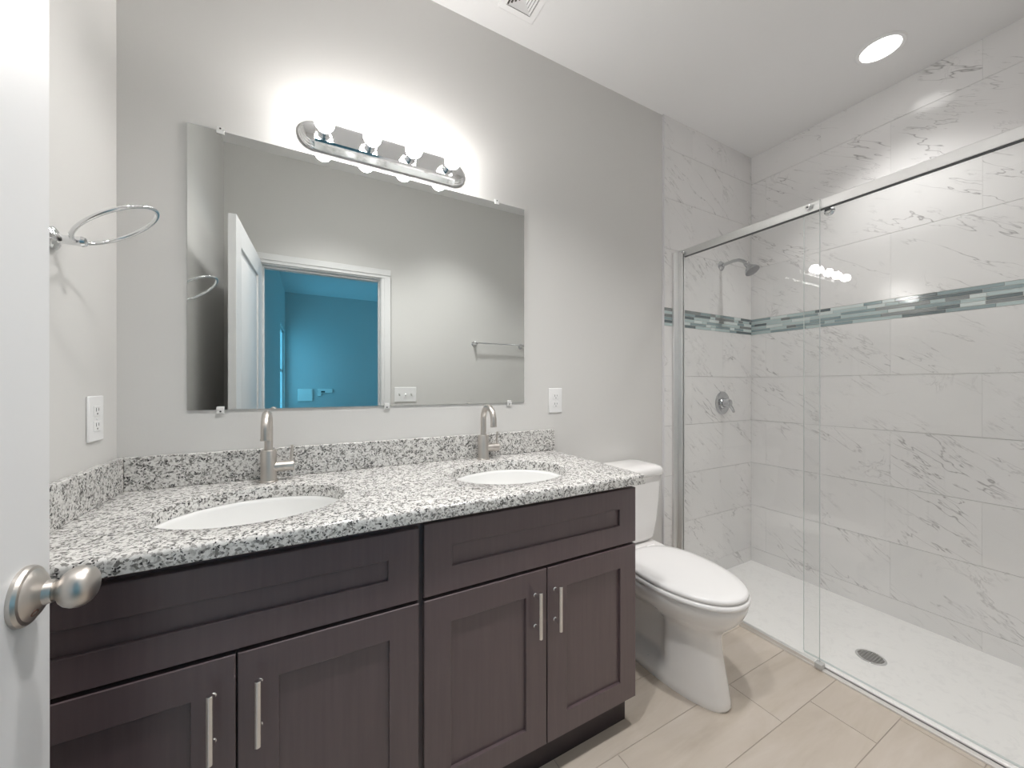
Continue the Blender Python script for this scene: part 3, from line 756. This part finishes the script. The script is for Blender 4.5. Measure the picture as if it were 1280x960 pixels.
# ------------------------------------------------------------------ shower glass
def glass_panel(name, x, d0, d1, z0, z1, parent):
    m_ = MB(); m_.box(x - .004, x + .004, d0, d1, z0, z1)
    o = m_.build(name, [GLASS, GLASSEDGE], parent, smooth=False)
    for p in o.data.polygons:
        if abs(p.normal.y) > .5: p.material_index = 1
    return o
RX = 2.441
t = thing('shower_screen', 'fixed clear glass shower screen with chrome header rail beside the toilet', 'shower screen', V(RX, .4, 0))
g1 = glass_panel('glass_panel', 2.424, .030, .713, .024, 2.020, t); g1['label'] = 'clear fixed glass pane'
m_ = MB(); m_.box(RX - .011, RX + .009, TT + .001, DW - TT - .001, 1.980, 2.021); rail = m_.build('header_rail', ALU, t, bevel=.002)
m_ = MB(); m_.box(RX - .009, RX + .007, TT + .002, DW - TT - .002, 1.9765, 1.980); m_.build('rail_gasket', GASKET, rail, smooth=False)
for dd in (.045, .672):
    m_ = MB(); m_.lathe(V(2.4205, dd, 2.000), (-1, 0, 0), [(-.0015, .0105), (.004, .0105), (.007, .0085), (.0075, .004)], 24); bo = m_.build('bolt', CHROME, t)
    m_ = MB(); m_.lathe(V(2.4133, dd, 2.000), (-1, 0, 0), [(0, .004), (.0004, .0038)], 12); m_.build('bolt_socket', DARKSLOT, bo)
m_ = MB(); m_.box(2.372, 2.412, TT, TT + .014, .02, 2.0); m_.box(2.412, 2.4195, TT, .046, .02, 2.0); m_.box(2.4285, 2.436, TT, .046, .02, 1.979); m_.build('wall_channel', ALU, t, bevel=.0015)
m_ = MB(); m_.box(2.412, 2.437, TT, .713, .0, .010); m_.box(2.413, 2.4195, TT, .713, .010, .026); m_.box(2.4285, 2.436, TT, .713, .010, .022); m_.build('bottom_track', ALU, t, bevel=.001)
m_ = MB(); m_.box(2.412, 2.437, .713, DW - TT, .0, .007); m_.build('threshold_strip', simple('pale_threshold', (.72, .70, .68), .35, metal=.25), t, bevel=.001)
m_ = MB(); m_.box(2.406, 2.4368, .700, .728, .0072, .030); m_.build('guide_block', simple('clear_guide', (.5, .5, .49), .25), t, bevel=.003)
t = thing('sliding_shower_door', 'sliding clear glass shower door at the right edge, in front of the drain', 'shower door', V(2.457, 1.05, .02))
g2 = glass_panel('glass_panel', 2.4565, .640, 1.48, .026, 1.992, t)
for dd in (.73, 1.40):
    m_ = MB(); m_.lathe(V(2.462, dd, 1.972), (1, 0, 0), [(-.0105, .012), (.0, .012), (.004, .020), (.008, .020), (.012, .014)], 28); m_.build('roller', CHROME, t, angle=30)
m_ = MB(); m_.box(2.4535, 2.4595, .641, 1.479, .0205, .026); m_.build('bottom_seal', GLASSEDGE, t, smooth=False)

# ------------------------------------------------------------------ shower fittings
SX = 2.838
t = thing('showerhead', 'chrome shower head on a bent arm above the mosaic band', 'shower head', V(SX, TT, 1.994))
m_ = MB(); m_.lathe(V(SX, TT, 1.994), (0, -1, 0), [(0, .030), (.003, .030), (.008, .026), (.012, .014), (.014, .0105)], 30); m_.build('flange', CHROMES, t, angle=30)
pts = [V(SX, TT + .010, 1.994), V(SX, TT + .05, 2.000), V(SX, TT + .085, 2.003), V(SX, TT + .115, 1.999), V(SX, TT + .140, 1.986), V(SX, TT + .158, 1.968)]
m_ = MB(); m_.tube(pts, .0100, 16); m_.build('arm', CHROMES, t, angle=60)
hd = Vector((0, -.55, -.83)).normalized()
m_ = MB(); m_.sphere(V(SX, TT + .163, 1.961), .0165, 20, 12); m_.lathe(V(SX, TT + .163, 1.961), hd, [(.008, .0145), (.018, .0165), (.028, .021), (.048, .037), (.058, .041), (.063, .041)], 32); sh = m_.build('spray_head', CHROMES, t, angle=40)
m_ = MB(); m_.lathe(V(SX, TT + .163, 1.961), hd, [(.063, .0395), (.0650, .036), (.0655, .001)], 32); m_.build('spray_face', simple('grey_spray_face', (.30, .30, .31), .35), sh)
VZ = 1.106
t = thing('shower_valve', 'round chrome shower valve with a lever on the end wall', 'shower valve', V(2.853, TT, VZ))
m_ = MB(); m_.lathe(V(2.853, TT, VZ), (0, -1, 0), [(0, .074), (.003, .074), (.008, .068), (.010, .058), (.009, .052), (.011, .038), (.018, .034)], 44); m_.build('escutcheon', CHROMES, t, angle=30)
m_ = MB(); m_.lathe(V(2.853, TT, VZ), (0, -1, 0), [(.014, .029), (.040, .026), (.052, .024), (.056, .018), (.058, .006)], 30); m_.tube([V(2.853, TT + .045, VZ - .008), V(2.872, TT + .052, VZ - .030), V(2.888, TT + .054, VZ - .058)], [.012, .0095, .0075], 14); m_.build('lever_handle', CHROMES, t, angle=40)

for o in bpy.data.objects:
    if '_w' in o: del o['_w']
